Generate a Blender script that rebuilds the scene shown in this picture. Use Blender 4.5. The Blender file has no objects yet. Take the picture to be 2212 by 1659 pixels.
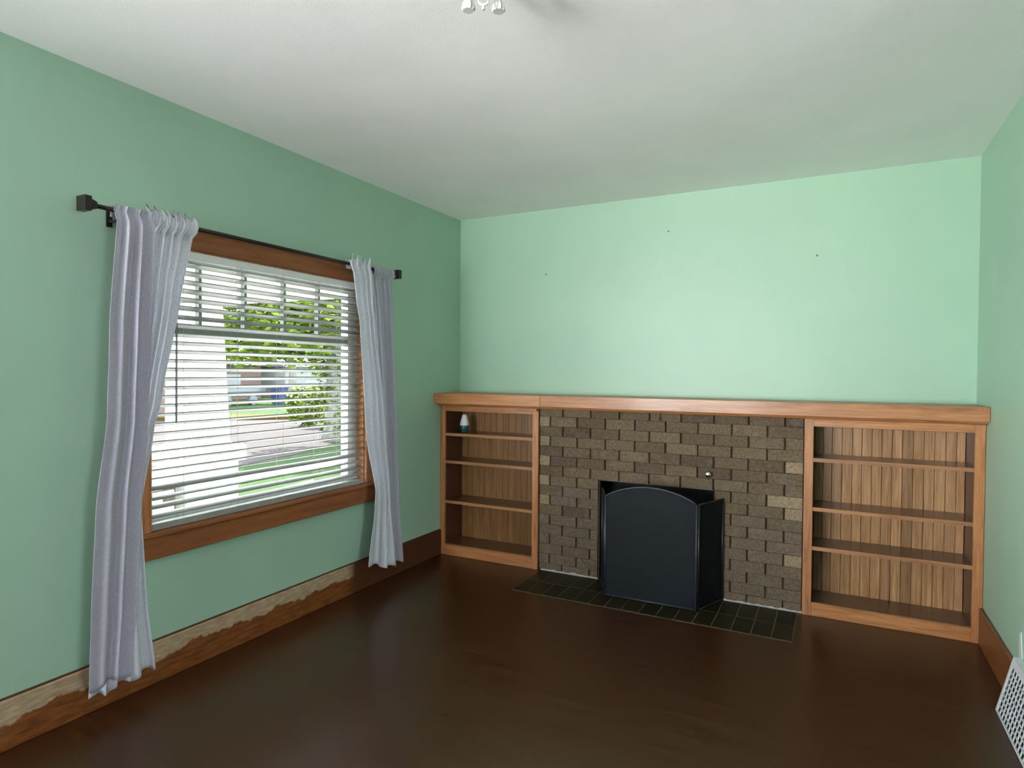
import bpy, bmesh, math, random
from mathutils import Vector, Matrix

random.seed(7)
S = bpy.context.scene
COL = S.collection

# ------------------------------------------------------------------ camera
CAM = Vector((2.8352, -4.2052, 1.4731))
YAW, PIT, ROL, F = 0.4788, -0.0185, 0.0071, 1347.86
_c, _s = math.cos(YAW), math.sin(YAW)
_F = Vector((-_s * math.cos(PIT), _c * math.cos(PIT), math.sin(PIT)))
_R = Vector((_c, _s, 0)); _U = _R.cross(_F)
_R2 = _R * math.cos(ROL) + _U * math.sin(ROL)
_U2 = -_R * math.sin(ROL) + _U * math.cos(ROL)
cd = bpy.data.cameras.new('camera'); cam = bpy.data.objects.new('camera', cd); COL.objects.link(cam)
cd.sensor_fit = 'HORIZONTAL'; cd.sensor_width = 36.0; cd.lens = 36.0 * F / 2212.0
cd.clip_start = 0.05; cd.clip_end = 300
m = Matrix((_R2, _U2, -_F)).transposed().to_4x4(); m.translation = CAM
cam.matrix_world = m
S.camera = cam

# ------------------------------------------------------------------ world, lights, exposure
w = bpy.data.worlds.new('sky'); S.world = w; w.use_nodes = True
nt = w.node_tree; nt.nodes.clear()
wo = nt.nodes.new('ShaderNodeOutputWorld'); bg = nt.nodes.new('ShaderNodeBackground')
bg.inputs[0].default_value = (0.90, 0.96, 1.0, 1); bg.inputs[1].default_value = 18.0
nt.links.new(bg.outputs[0], wo.inputs[0])

def area(name, loc, aim, sx, sy, power, color=(1, 1, 1), portal=False, spread=180):
    l = bpy.data.lights.new(name, 'AREA'); l.shape = 'RECTANGLE'; l.size = sx; l.size_y = sy
    l.energy = power; l.color = color
    o = bpy.data.objects.new(name, l); COL.objects.link(o); o.location = loc; o.rotation_euler = Vector(aim).to_track_quat('-Z', 'Y').to_euler(); l.spread = math.radians(spread)
    if portal: l.cycles.is_portal = True
    return o
sl = bpy.data.lights.new('sun', 'SUN'); sl.energy = 62.0; sl.angle = 0.01; sl.color = (1, .95, .85)
so = bpy.data.objects.new('sun', sl); COL.objects.link(so)
so.rotation_euler = Vector((.62, -.14, -.77)).to_track_quat('-Z', 'Y').to_euler()     # sun from the street side, kept out of the room by the porch roof
PI = math.pi
REAR, XR = -7.5, 7.2      # rear wall; far side of an added dark space that cuts bounced light
# daylight coming in through the room's own windows (two of them behind the camera), then one added fill
area('window_daylight', (-0.25, -1.66, 1.38), (1, 0, 0), 1.48, 1.36, 1, portal=True)
area('rear_window_daylight', (1.0, REAR - .16, 1.55), (0.13, 1, .21), 1.35, 1.35, 19, (1.0, .97, .92), spread=46)
area('left_rear_window_daylight', (-0.17, -6.45, 1.45), (1, 1.9, .55), 1.4, 1.2, 120, (.95, .98, 1.0), spread=90)
area('side_fill_light', (XR + .16, -4.9, 1.35), (-1, .50, -.24), 1.3, 1.3, 3.4, (.86, .95, 1.0), spread=44)  # fill lamp added to lift the lower left wall and curtains

vs = S.view_settings
vs.view_transform = 'Standard'; vs.look = 'None'; vs.gamma = 1; vs.use_curve_mapping = False
vs.exposure = 0.0
S.cycles.use_denoising = True
S.cycles.max_bounces = 10; S.cycles.diffuse_bounces = 6; S.cycles.transparent_max_bounces = 12
S.cycles.sample_clamp_indirect = 20
S.cycles.caustics_refractive = False; S.cycles.caustics_reflective = False

# ------------------------------------------------------------------ room measures (metres)
W, BK, H = 3.568, 0.292, 2.753          # room width, back wall plane, ceiling height
X1, X2 = 0.876, 2.6695                  # brick face between the bookcases
ZT, ZB, MO = 1.305, 1.225, 0.0967       # mantel top, bottom, overhang
WY0, WY1, WZ0, WZ1 = -2.41, -0.915, 0.70, 2.066   # window opening in wall_left

# ------------------------------------------------------------------ material helpers
def new_mat(name):
    mt = bpy.data.materials.new(name); mt.use_nodes = True
    n = mt.node_tree; b = n.nodes['Principled BSDF']
    return mt, n, b
def N(n, t, **kw):
    x = n.nodes.new(t)
    for k, v in kw.items(): setattr(x, k, v)
    return x
def coords(n, scale=(1, 1, 1), rnd=True):
    tc = N(n, 'ShaderNodeTexCoord'); mp = N(n, 'ShaderNodeMapping'); mp.inputs['Scale'].default_value = scale
    n.links.new(tc.outputs['Object'], mp.inputs['Vector'])
    if rnd:
        oi = N(n, 'ShaderNodeObjectInfo'); ml = N(n, 'ShaderNodeMath', operation='MULTIPLY'); ml.inputs[1].default_value = 57.0
        n.links.new(oi.outputs['Random'], ml.inputs[0])
        cb = N(n, 'ShaderNodeCombineXYZ')
        for i in range(3): n.links.new(ml.outputs[0], cb.inputs[i])
        n.links.new(cb.outputs[0], mp.inputs['Location'])
    return mp.outputs[0]
def noise(n, vec, scale, detail=4, rough=.55, dist=0):
    x = N(n, 'ShaderNodeTexNoise'); x.inputs['Scale'].default_value = scale; x.inputs['Detail'].default_value = detail
    x.inputs['Roughness'].default_value = rough; x.inputs['Distortion'].default_value = dist
    n.links.new(vec, x.inputs['Vector']); return x.outputs['Fac']
def ramp(n, fac, stops):
    r = N(n, 'ShaderNodeValToRGB'); e = r.color_ramp.elements
    while len(e) < len(stops): e.new(.5)
    for i, (p, c) in enumerate(stops):
        e[i].position = p; e[i].color = (*c, 1)
    n.links.new(fac, r.inputs[0]); return r.outputs[0]
def bump(n, b, h, strength=.2, dist=.002):
    x = N(n, 'ShaderNodeBump'); x.inputs['Strength'].default_value = strength; x.inputs['Distance'].default_value = dist
    n.links.new(h, x.inputs['Height']); n.links.new(x.outputs[0], b.inputs['Normal'])
def mixc(n, fac, a, c, mode='MIX'):
    x = N(n, 'ShaderNodeMix', data_type='RGBA', blend_type=mode)
    for sock, v in ((x.inputs['Factor'], fac), (x.inputs['A'], a), (x.inputs['B'], c)):
        if isinstance(v, (int, float)): sock.default_value = v
        elif isinstance(v, tuple): sock.default_value = (*v, 1)
        else: n.links.new(v, sock)
    return x.outputs['Result']
def sep(n, vec, axis):
    x = N(n, 'ShaderNodeSeparateXYZ'); n.links.new(vec, x.inputs[0]); return x.outputs[axis]
def maprange(n, v, a, b_, c=0, d=1):
    x = N(n, 'ShaderNodeMapRange'); x.inputs[1].default_value = a; x.inputs[2].default_value = b_
    x.inputs[3].default_value = c; x.inputs[4].default_value = d; n.links.new(v, x.inputs[0]); return x.outputs[0]
def math_(n, op, a, b_):
    x = N(n, 'ShaderNodeMath', operation=op)
    for i, v in enumerate((a, b_)):
        if isinstance(v, (int, float)): x.inputs[i].default_value = v
        else: n.links.new(v, x.inputs[i])
    return x.outputs[0]

def plain(name, c, rough=.5, metal=0, spec=.5, var=0.0, vs_=40, bmp=0):
    mt, n, b = new_mat(name)
    b.inputs['Roughness'].default_value = rough; b.inputs['Metallic'].default_value = metal
    b.inputs['Specular IOR Level'].default_value = spec
    v = coords(n); f = noise(n, v, vs_)
    k1 = tuple(max(0, x * (1 - var)) for x in c); k2 = tuple(min(1, x * (1 + var)) for x in c)
    n.links.new(ramp(n, f, [(.3, k1), (.7, k2)]), b.inputs['Base Color'])
    if bmp: bump(n, b, f, bmp, .001)
    return mt
def paint(name, c, rough=.45, bmp=.12):
    mt, n, b = new_mat(name); v = coords(n, rnd=False)
    big = noise(n, v, 1.3, 3); fine = noise(n, v, 160, 3)
    a = tuple(x * .955 for x in c); d = tuple(x * 1.03 for x in c)
    n.links.new(ramp(n, big, [(.3, a), (.7, d)]), b.inputs['Base Color'])
    b.inputs['Roughness'].default_value = rough
    bump(n, b, math_(n, 'ADD', fine, math_(n, 'MULTIPLY', noise(n, v, 9, 2), 2.0)), bmp, .002)
    return mt
def wood(name, dark, mid, light, rough=.35, axis=2, stretch=14, scale=3.0, var=.25, spec=.5, coat=0.0, satlo=1.0):
    """grain runs along `axis`; every object gets its own shade through its random number"""
    mt, n, b = new_mat(name)
    sc = [stretch] * 3; sc[axis] = 1.0
    v = coords(n, tuple(sc))
    g = noise(n, v, scale, 6, .6, .6)
    fine = noise(n, v, scale * 6, 3, .6)
    f = math_(n, 'ADD', math_(n, 'MULTIPLY', g, .75), math_(n, 'MULTIPLY', fine, .25))
    col = ramp(n, f, [(.32, dark), (.52, mid), (.72, light)])
    oi = N(n, 'ShaderNodeObjectInfo'); hs = N(n, 'ShaderNodeHueSaturation')
    n.links.new(maprange(n, oi.outputs['Random'], 0, 1, 1 - var, 1 + var), hs.inputs['Value'])
    hs.inputs['Saturation'].default_value = satlo
    n.links.new(col, hs.inputs['Color']); n.links.new(hs.outputs[0], b.inputs['Base Color'])
    b.inputs['Roughness'].default_value = rough; b.inputs['Specular IOR Level'].default_value = spec
    b.inputs['Coat Weight'].default_value = coat; b.inputs['Coat Roughness'].default_value = .15
    bump(n, b, f, .12, .001)
    return mt

M = {}
M['green'] = paint('mint green wall paint', (.345, .525, .395))
M['panel'] = paint('dark paint of added walls', (.07, .05, .035))  # dark colour of the added walls, keeps bounced light off the left wall
M['ceiling'] = paint('white ceiling paint', (.90, .885, .875), .75, .25)
M['trim_x'] = wood('varnished fir trim grain along x', (.24, .088, .030), (.42, .172, .062), (.54, .25, .105), .42, 0, var=.10, coat=.12)
M['trim_y'] = wood('varnished fir trim grain along y', (.19, .066, .024), (.28, .102, .038), (.36, .142, .056), .42, 1, var=.06, spec=.3, scale=2.0)
M['trim_z'] = wood('varnished fir trim grain upright', (.24, .088, .030), (.42, .172, .062), (.54, .25, .105), .42, 2, var=.10, coat=.12)
M['jamb'] = wood('orange varnished window jamb', (.32, .11, .03), (.50, .20, .06), (.60, .27, .09), .35, 2, var=.05)
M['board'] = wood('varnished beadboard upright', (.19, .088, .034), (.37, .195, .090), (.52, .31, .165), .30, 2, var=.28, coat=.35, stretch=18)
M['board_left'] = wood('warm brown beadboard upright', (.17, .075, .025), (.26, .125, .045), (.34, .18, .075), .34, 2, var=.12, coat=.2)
M['shelf'] = wood('dark stained shelf', (.060, .022, .009), (.105, .040, .017), (.15, .062, .027), .28, 0, var=.10, coat=.3)
M['edge'] = wood('light shelf edge', (.24, .10, .04), (.36, .165, .075), (.46, .23, .11), .35, 0, var=.08)
M['side'] = wood('dark stained bookcase side', (.055, .018, .007), (.085, .03, .012), (.12, .045, .018), .35, 2, var=.1)

def floor_mat():
    mt, n, b = new_mat('dark worn floor finish'); v = coords(n, (1.2, 11, 1), rnd=False)
    v1 = coords(n, rnd=False)
    g = noise(n, v, 2.2, 7, .62, .25); big = noise(n, v1, .9, 3); fine = noise(n, v, 14, 4, .6)
    col = ramp(n, math_(n, 'ADD', math_(n, 'MULTIPLY', g, .7), math_(n, 'MULTIPLY', fine, .3)),
               [(.30, (.028, .0082, .0020)), (.55, (.050, .0165, .0045)), (.78, (.078, .030, .009))])
    worn = ramp(n, math_(n, 'MULTIPLY', noise(n, v, 1.1, 5, .65), 1.0), [(.60, (0, 0, 0)), (.74, (1, 1, 1))])
    bp = ramp(n, big, [(.55, (0, 0, 0)), (.68, (1, 1, 1))])
    f = math_(n, 'MULTIPLY', math_(n, 'MULTIPLY', worn, bp), .8)
    col = mixc(n, f, col, (.085, .052, .022))
    vm = N(n, 'ShaderNodeVectorMath', operation='DISTANCE'); n.links.new(v1, vm.inputs[0]); vm.inputs[1].default_value = (1.95, -2.45, 0)
    patch = math_(n, 'MULTIPLY', maprange(n, math_(n, 'ADD', vm.outputs['Value'], math_(n, 'MULTIPLY', noise(n, v1, 4, 4), .5)), .35, .85, 1, 0), maprange(n, noise(n, v, 3.0, 5, .65), .42, .62, .15, 1))
    col = mixc(n, math_(n, 'MULTIPLY', patch, .65), col, (.085, .050, .018))          # varnish worn thin
    n.links.new(col, b.inputs['Base Color'])
    n.links.new(maprange(n, g, .3, .7, .27, .40), b.inputs['Roughness'])
    b.inputs['Specular IOR Level'].default_value = .38
    b.inputs['Coat Weight'].default_value = .25; b.inputs['Coat Roughness'].default_value = .32
    bump(n, b, g, .04, .0010)
    return mt
M['floor'] = floor_mat()

def baseboard_left_mat():
    mt, n, b = new_mat('stripped and stained baseboard'); v = coords(n, (1, 1, 1), rnd=False)
    vs2 = coords(n, (1, 1.4, 9), rnd=False)
    g = noise(n, vs2, 7, 5)
    st = ramp(n, g, [(.3, (.12, .034, .008)), (.5, (.19, .060, .014)), (.75, (.27, .098, .026))])
    bare = ramp(n, noise(n, vs2, 11, 4), [(.3, (.32, .215, .125)), (.6, (.46, .34, .22)), (.8, (.56, .44, .31))])
    z = sep(n, v, 2); y = sep(n, v, 1)
    edge = math_(n, 'ADD', z, math_(n, 'MULTIPLY', math_(n, 'SUBTRACT', noise(n, coords(n, (1, 1, 1.0), False), 4.5, 6, .62), .5), .17))
    fz = maprange(n, edge, .112, .122)
    fy = maprange(n, y, -1.10, -1.02, 1, 0)
    n.links.new(mixc(n, math_(n, 'MULTIPLY', fz, fy), mixc(n, fy, (.085, .030, .012), st), bare), b.inputs['Base Color'])
    b.inputs['Roughness'].default_value = .6; b.inputs['Specular IOR Level'].default_value = .25
    return mt
M['base_left'] = baseboard_left_mat()
M['base_right'] = wood('orange brown baseboard', (.13, .035, .009), (.19, .060, .016), (.26, .09, .028), .4, 1, var=.03)

def brick_mat(name, stops):
    mt, n, b = new_mat(name); v = coords(n)
    oi = N(n, 'ShaderNodeObjectInfo')
    base = ramp(n, oi.outputs['Random'], stops)
    f = noise(n, v, 70, 5, .7); g = noise(n, v, 14, 3)
    c = mixc(n, 1.0, base, ramp(n, f, [(.30, (.50, .48, .47)), (.6, (1.0, 1.0, 1.0)), (.8, (1.30, 1.28, 1.22))]), 'MULTIPLY')
    c = mixc(n, maprange(n, g, .55, .75, 0, .45), c, (.20, .165, .12))
    n.links.new(c, b.inputs['Base Color']); b.inputs['Roughness'].default_value = .9; b.inputs['Specular IOR Level'].default_value = .2
    bump(n, b, f, .5, .003); return mt
M['brick'] = brick_mat('brown textured brick', [(0, (.135, .094, .060)), (.3, (.150, .108, .069)), (.6, (.172, .126, .080)), (.9, (.185, .140, .088)), (1, (.155, .112, .076))])
M['brick_tan'] = brick_mat('yellowish brick end', [(0, (.28, .22, .12)), (.5, (.34, .25, .16)), (1, (.26, .21, .13))])
M['brick_dust'] = brick_mat('dusty grey brown brick', [(0, (.158, .116, .082)), (.4, (.176, .130, .092)), (.8, (.190, .142, .100)), (1, (.166, .122, .088))])
M['brick_dark'] = brick_mat('dark purple brown brick', [(0, (.115, .078, .054)), (1, (.132, .092, .064))])
M['mortar'] = plain('raked dark mortar', (.040, .030, .022), .95, var=.35, vs_=60, bmp=.4)
M['ash'] = plain('pale ashy mortar', (.42, .40, .39), .95, var=.3, vs_=50)
M['soot'] = plain('sooty brick', (.030, .026, .024), .9, var=.5, vs_=40)
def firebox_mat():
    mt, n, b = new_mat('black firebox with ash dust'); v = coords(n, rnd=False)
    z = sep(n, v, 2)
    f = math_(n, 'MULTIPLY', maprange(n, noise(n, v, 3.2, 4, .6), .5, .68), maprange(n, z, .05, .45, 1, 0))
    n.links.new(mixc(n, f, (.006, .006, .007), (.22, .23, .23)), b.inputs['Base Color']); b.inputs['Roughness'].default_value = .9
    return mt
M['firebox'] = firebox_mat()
M['tile'] = brick_mat('dark olive hearth tile', [(0, (.014, .012, .004)), (.5, (.024, .018, .007)), (1, (.030, .022, .010))])
M['tile'].node_tree.nodes['Principled BSDF'].inputs['Roughness'].default_value = .38
M['tile'].node_tree.nodes['Principled BSDF'].inputs['Base Color'].links[0].from_node.inputs['B'].default_value = (.035, .028, .012, 1)
M['grout'] = plain('olive grout', (.15, .12, .06), .8, var=.4, vs_=40)
M['black'] = plain('black painted metal', (.010, .011, .014), .35, 0, .5, .2)
M['bluemetal'] = plain('worn blue black metal edge', (.022, .030, .046), .45, .0, .5, .3)
M['bronze'] = plain('dark bronze curtain rod', (.022, .015, .014), .35, .4, .5, .3)
M['nickel'] = plain('polished nickel', (.75, .72, .68), .18, 1)
M['white'] = plain('white slat vinyl', (.80, .81, .79), .4, var=.02)
def slat_mat():
    mt, n, b = new_mat('white slat vinyl, slightly see-through'); out = n.nodes['Material Output']
    b.inputs['Base Color'].default_value = (.32, .32, .30, 1); b.inputs['Roughness'].default_value = .4
    t = N(n, 'ShaderNodeBsdfTranslucent'); t.inputs[0].default_value = (.36, .35, .32, 1)
    mx = N(n, 'ShaderNodeMixShader'); mx.inputs[0].default_value = .08
    n.links.new(b.outputs[0], mx.inputs[1]); n.links.new(t.outputs[0], mx.inputs[2]); n.links.new(mx.outputs[0], out.inputs[0]); return mt
M['slat'] = slat_mat()
M['dustywhite'] = plain('dusty white rail', (.30, .29, .27), .5, var=.12, vs_=25)
M['sash'] = plain('white painted sash', (.78, .80, .80), .5, var=.05)
M['muntin'] = plain('grey green painted muntin', (.22, .25, .22), .5, var=.1)
M['cord'] = plain('pale blind cord', (.45, .45, .43), .8)
M['wand'] = plain('dark tilt wand', (.015, .03, .03), .3)
M['register'] = plain('white enamelled register', (.66, .68, .72), .35, var=.05)
M['void'] = plain('dark duct', (.012, .014, .02), .8)
M['white_gloss'] = plain('white enamel', (.60, .62, .60), .3, var=.02)
M['teal'] = plain('teal plastic', (.012, .085, .085), .25, var=.4, vs_=60)
M['pale'] = plain('pale stone relief', (.74, .72, .72), .5, var=.05, vs_=120)
M['nail'] = plain('dark nail', (.02, .02, .02), .5)
M['spot'] = plain('pale paint chip', (.7, .68, .62), .6)

def glass():
    mt, n, b = new_mat('window glass')
    n.nodes.remove(b); out = n.nodes['Material Output']
    t = N(n, 'ShaderNodeBsdfTransparent'); t.inputs[0].default_value = (.96, .98, .97, 1)
    g = N(n, 'ShaderNodeBsdfGlossy'); g.inputs['Roughness'].default_value = .03
    fr = N(n, 'ShaderNodeFresnel'); fr.inputs[0].default_value = 1.18
    mx = N(n, 'ShaderNodeMixShader')
    ge = N(n, 'ShaderNodeNewGeometry'); n.links.new(math_(n, 'MULTIPLY', fr.outputs[0], math_(n, 'SUBTRACT', 1.0, ge.outputs['Backfacing'])), mx.inputs[0])
    n.links.new(t.outputs[0], mx.inputs[1]); n.links.new(g.outputs[0], mx.inputs[2]); n.links.new(mx.outputs[0], out.inputs[0])
    return mt
M['glass'] = glass()
def mesh_screen():
    mt, n, b = new_mat('fine black wire mesh')
    out = n.nodes['Material Output']
    v = coords(n, rnd=False); f = noise(n, v, 3.5, 3)
    n.links.new(mixc(n, f, (.005, .008, .012), (.012, .017, .024)), b.inputs['Base Color'])
    b.inputs['Roughness'].default_value = .6; b.inputs['Specular IOR Level'].default_value = .2
    t = N(n, 'ShaderNodeBsdfTransparent'); mx = N(n, 'ShaderNodeMixShader'); mx.inputs[0].default_value = .74
    n.links.new(t.outputs[0], mx.inputs[1]); n.links.new(b.outputs[0], mx.inputs[2]); n.links.new(mx.outputs[0], out.inputs[0])
    return mt
M['mesh'] = mesh_screen()
def fabric(name, c, trans):
    mt, n, b = new_mat(name); out = n.nodes['Material Output']
    v = coords(n, (1, 1, .35)); f = noise(n, v, 220, 3, .7)
    col = ramp(n, f, [(.3, tuple(x * .85 for x in c)), (.7, tuple(min(1, x * 1.12) for x in c))])
    n.links.new(col, b.inputs['Base Color']); b.inputs['Roughness'].default_value = .9
    b.inputs['Sheen Weight'].default_value = .15
    tr = N(n, 'ShaderNodeBsdfTranslucent'); n.links.new(col, tr.inputs[0])
    mx = N(n, 'ShaderNodeMixShader'); mx.inputs[0].default_value = trans
    n.links.new(b.outputs[0], mx.inputs[1]); n.links.new(tr.outputs[0], mx.inputs[2]); n.links.new(mx.outputs[0], out.inputs[0])
    bump(n, b, f, .15, .0006)
    return mt
M['fab_grey'] = fabric('grey woven curtain cotton', (.45, .44, .52), .10)
M['fab_white'] = fabric('pale grey curtain cotton', (.78, .79, .86), .30)

# ------------------------------------------------------------------ object helpers
def props(o, label=None, cat=None, group=None, kind=None):
    if label: o['label'] = label
    if cat: o['category'] = cat
    if group: o['group'] = group
    if kind: o['kind'] = kind
    return o
def empty(name, loc=(0, 0, 0), **kw):
    o = bpy.data.objects.new(name, None); COL.objects.link(o); o.location = loc; o.empty_display_size = .05
    props(o, **kw); return o
def link(name, me, mat, parent=None, world=True, **kw):
    """parts are modelled in room coordinates; a parent Empty may stand elsewhere"""
    o = bpy.data.objects.new(name, me); COL.objects.link(o)
    if mat is not None and not me.materials:
        for k in (mat if isinstance(mat, (list, tuple)) else [mat]): me.materials.append(k)
    if parent is not None:
        o.parent = parent
        if world:
            if parent.type == 'EMPTY': o.matrix_parent_inverse = Matrix.Translation(-Vector(parent.location))
    props(o, **kw); return o
def obj(name, bm, mat, parent=None, smooth=False, bevel=0, **kw):
    if bevel:
        bmesh.ops.bevel(bm, geom=[e for e in bm.edges], offset=bevel, segments=1, affect='EDGES', clamp_overlap=True)
    me = bpy.data.meshes.new(name); bm.normal_update(); bm.to_mesh(me); bm.free()
    if smooth:
        for p in me.polygons: p.use_smooth = True
    return link(name, me, mat, parent, **kw)
def add_box(bm, a, b):
    x0, y0, z0 = a; x1, y1, z1 = b
    v = [bm.verts.new(p) for p in ((x0, y0, z0), (x1, y0, z0), (x1, y1, z0), (x0, y1, z0), (x0, y0, z1), (x1, y0, z1), (x1, y1, z1), (x0, y1, z1))]
    for f in ((3, 2, 1, 0), (4, 5, 6, 7), (0, 1, 5, 4), (1, 2, 6, 5), (2, 3, 7, 6), (3, 0, 4, 7)): bm.faces.new([v[i] for i in f])
    return v
def box(name, a, b, mat, parent=None, bevel=0, **kw):
    bm = bmesh.new(); add_box(bm, a, b); return obj(name, bm, mat, parent, bevel=bevel, **kw)
def prism(bm, pts, off):
    """closed polygon pts (3-D) extruded by the vector off"""
    off = Vector(off); lo = [bm.verts.new(p) for p in pts]; hi = [bm.verts.new(Vector(p) + off) for p in pts]
    bm.faces.new(lo[::-1]); bm.faces.new(hi)
    for i in range(len(pts)):
        j = (i + 1) % len(pts); bm.faces.new((lo[i], lo[j], hi[j], hi[i]))
    bmesh.ops.recalc_face_normals(bm, faces=bm.faces[:])
def tube(bm, pts, r, seg=8, cap=True, radii=None):
    pts = [Vector(p) for p in pts]; rings = []
    up = Vector((0, 0, 1))
    for i, p in enumerate(pts):
        d = (pts[min(i + 1, len(pts) - 1)] - pts[max(i - 1, 0)]).normalized()
        a = d.cross(up if abs(d.z) < .95 else Vector((0, 1, 0))).normalized(); b = d.cross(a)
        rr = radii[i] if radii else r
        rings.append([bm.verts.new(p + (a * math.cos(2 * PI * k / seg) + b * math.sin(2 * PI * k / seg)) * rr) for k in range(seg)])
    for i in range(len(rings) - 1):
        for k in range(seg):
            bm.faces.new((rings[i][k], rings[i][(k + 1) % seg], rings[i + 1][(k + 1) % seg], rings[i + 1][k]))
    if cap: bm.faces.new(rings[0][::-1]); bm.faces.new(rings[-1])
    bmesh.ops.recalc_face_normals(bm, faces=bm.faces[:])
def lathe(bm, prof, c, seg=24, flute=0, nf=12):
    c = Vector(c); rings = []
    for r, z in prof:
        rings.append([bm.verts.new(c + Vector((math.cos(2 * PI * k / seg) * r * (1 + flute * math.cos(nf * 2 * PI * k / seg)),
                                                math.sin(2 * PI * k / seg) * r * (1 + flute * math.cos(nf * 2 * PI * k / seg)), z))) for k in range(seg)])
    for i in range(len(rings) - 1):
        for k in range(seg):
            bm.faces.new((rings[i][k], rings[i][(k + 1) % seg], rings[i + 1][(k + 1) % seg], rings[i + 1][k]))
    bm.faces.new(rings[0][::-1]); bm.faces.new(rings[-1])
    bmesh.ops.recalc_face_normals(bm, faces=bm.faces[:])

# ------------------------------------------------------------------ room shell
TH = .2
def struct(name, a, b, mat, **kw): return box(name, a, b, mat, kind='structure', **kw)
def wall_with_hole(name, axis, lo, hi, u0, u1, holes, mat=None, **kw):
    """slab between lo/hi on `axis`, spanning u0..u1 along the other axis, with holes (a, b, z0, z1)"""
    bm = bmesh.new(); us = sorted({u0, u1, *[h[0] for h in holes], *[h[1] for h in holes]}); zs = sorted({0, H, *[h[2] for h in holes], *[h[3] for h in holes]})
    for i in range(len(us) - 1):
        for j in range(len(zs) - 1):
            um, zm = (us[i] + us[i + 1]) / 2, (zs[j] + zs[j + 1]) / 2
            if any(h[0] < um < h[1] and h[2] < zm < h[3] for h in holes): continue
            if axis == 0: add_box(bm, (lo, us[i], zs[j]), (hi, us[i + 1], zs[j + 1]))
            else: add_box(bm, (us[i], lo, zs[j]), (us[i + 1], hi, zs[j + 1]))
    bmesh.ops.remove_doubles(bm, verts=bm.verts[:], dist=1e-5)
    seen = {}
    for f in bm.faces[:]:
        k = tuple(round(x, 4) for x in f.calc_center_median()); seen.setdefault(k, []).append(f)
    bmesh.ops.delete(bm, geom=[f for v in seen.values() if len(v) > 1 for f in v], context='FACES_ONLY')
    return obj(name, bm, mat or M['green'], kind='structure', **kw)
struct('floor', (-TH, REAR - TH, -.12), (XR + TH, BK + TH, 0), M['floor'], label='dark brown worn glossy wood floor')
struct('ceiling', (-TH, REAR - TH, H), (XR + TH, BK + TH, H + .12), M['ceiling'], label='off white lightly textured ceiling')
struct('wall_back', (-TH, BK, 0), (W + TH, BK + TH, H), M['green'], label='mint green wall above the mantel')
struct('wall_right', (W, -2.1, 0), (W + TH, BK, H), M['green'], label='mint green wall right of the bookcase')
wall_with_hole('wall_added', 0, XR, XR + TH, REAR, -2.1, [(-5.6, -4.2, .65, 2.05)], label='added dark wall out of view that cuts bounced light', mat=M['panel'])  # added space kept dark to cut bounced light; its opening admits the added fill
struct('wall_added', (W + TH, -2.1, 0), (XR, -1.9, H), M['panel'], label='added dark end wall out of view that cuts bounced light')
wall_with_hole('wall_left', 0, -TH, 0, REAR, BK, [(WY0, WY1, WZ0, WZ1), (-7.2, -5.7, .8, 2.1)], label='darker mint green wall around the window')
wall_with_hole('wall_rear', 1, REAR - TH, REAR, -TH, XR + TH, [(.3, 1.7, .85, 2.25)], label='wall behind the viewer')

# window frames of the two openings behind the camera
def rear_frame(name, axis, u0, u1, z0, z1, at):
    e = empty(name, (0, 0, 0), kind='structure', label='plain wooden window behind the viewer')
    t = .07
    def bb(nm, ua, ub, za, zb, d0, d1, mat):
        if axis == 1: box(nm, (ua, at + d0, za), (ub, at + d1, zb), mat, e)
        else: box(nm, (at + d0, ua, za), (at + d1, ub, zb), mat, e)
    s = 1 if axis == 1 else 1
    bb('side_casing', u0 - t, u0, z0 - t, z1 + t, 0, .02, M['trim_z']); bb('side_casing', u1, u1 + t, z0 - t, z1 + t, 0, .02, M['trim_z'])
    bb('head_casing', u0, u1, z1, z1 + t, 0, .02, M['trim_y']); bb('apron', u0, u1, z0 - t, z0, 0, .03, M['trim_y'])
    zm = (z0 + z1) / 2
    bb('meeting_rail', u0, u1, zm - .02, zm + .02, -.08, -.05, M['sash'])
rear_frame('window_2', 1, .3, 1.7, .85, 2.25, REAR)
rear_frame('window_3', 0, -7.2, -5.7, .8, 2.1, 0)

# baseboards
bb = struct('baseboard_left', (0, REAR, 0), (.018, -.001, .196), M['base_left'], bevel=.003, label='baseboard under the window, varnish stripped off its upper edge')
struct('baseboard_right', (W - .018, -2.1, 0), (W, -.001, .20), M['base_right'], bevel=.003, label='orange brown baseboard along the right wall')
struct('trim_1', (0, REAR, .196), (.009, -.001, .203), M['side'], label='thin dark line on top of the left baseboard')

# ------------------------------------------------------------------ window_1
win = empty('window_1', (0, (WY0 + WY1) / 2, WZ0), kind='structure', label='large window with brown wooden casing on the left wall')
box('side_casing', (0, -2.505, .715), (.022, WY0, 2.066), M['trim_z'], win, .002)
box('side_casing', (0, WY1, .715), (.022, -.828, 2.066), M['trim_z'], win, .002)
box('back_band', (.022, -.843, .715), (.032, -.830, 2.066), M['jamb'], win)
box('head_casing', (0, -2.53, 2.066), (.024, -.80, 2.165), M['trim_y'], win, .002)
box('head_cap', (0, -2.545, 2.165), (.04, -.785, 2.178), M['trim_y'], win, .003)
box('stool', (-.04, -2.515, .694), (.045, -.815, .715), M['trim_y'], win, .004, label='window stool with chipped varnish')
box('apron', (0, -2.505, .588), (.028, -.822, .694), M['trim_y'], win, .003)
box('jamb', (-.058, WY0, WZ0), (0, WY0 + .008, WZ1), M['jamb'], win)
box('jamb', (-.058, WY1 - .008, WZ0), (0, WY1, WZ1), M['jamb'], win)
box('outer_jamb', (-TH, WY0, WZ0), (-.058, WY0 + .008, WZ1), M['sash'], win)
box('outer_jamb', (-TH, WY1 - .008, WZ0), (-.058, WY1, WZ1), M['sash'], win)
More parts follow.
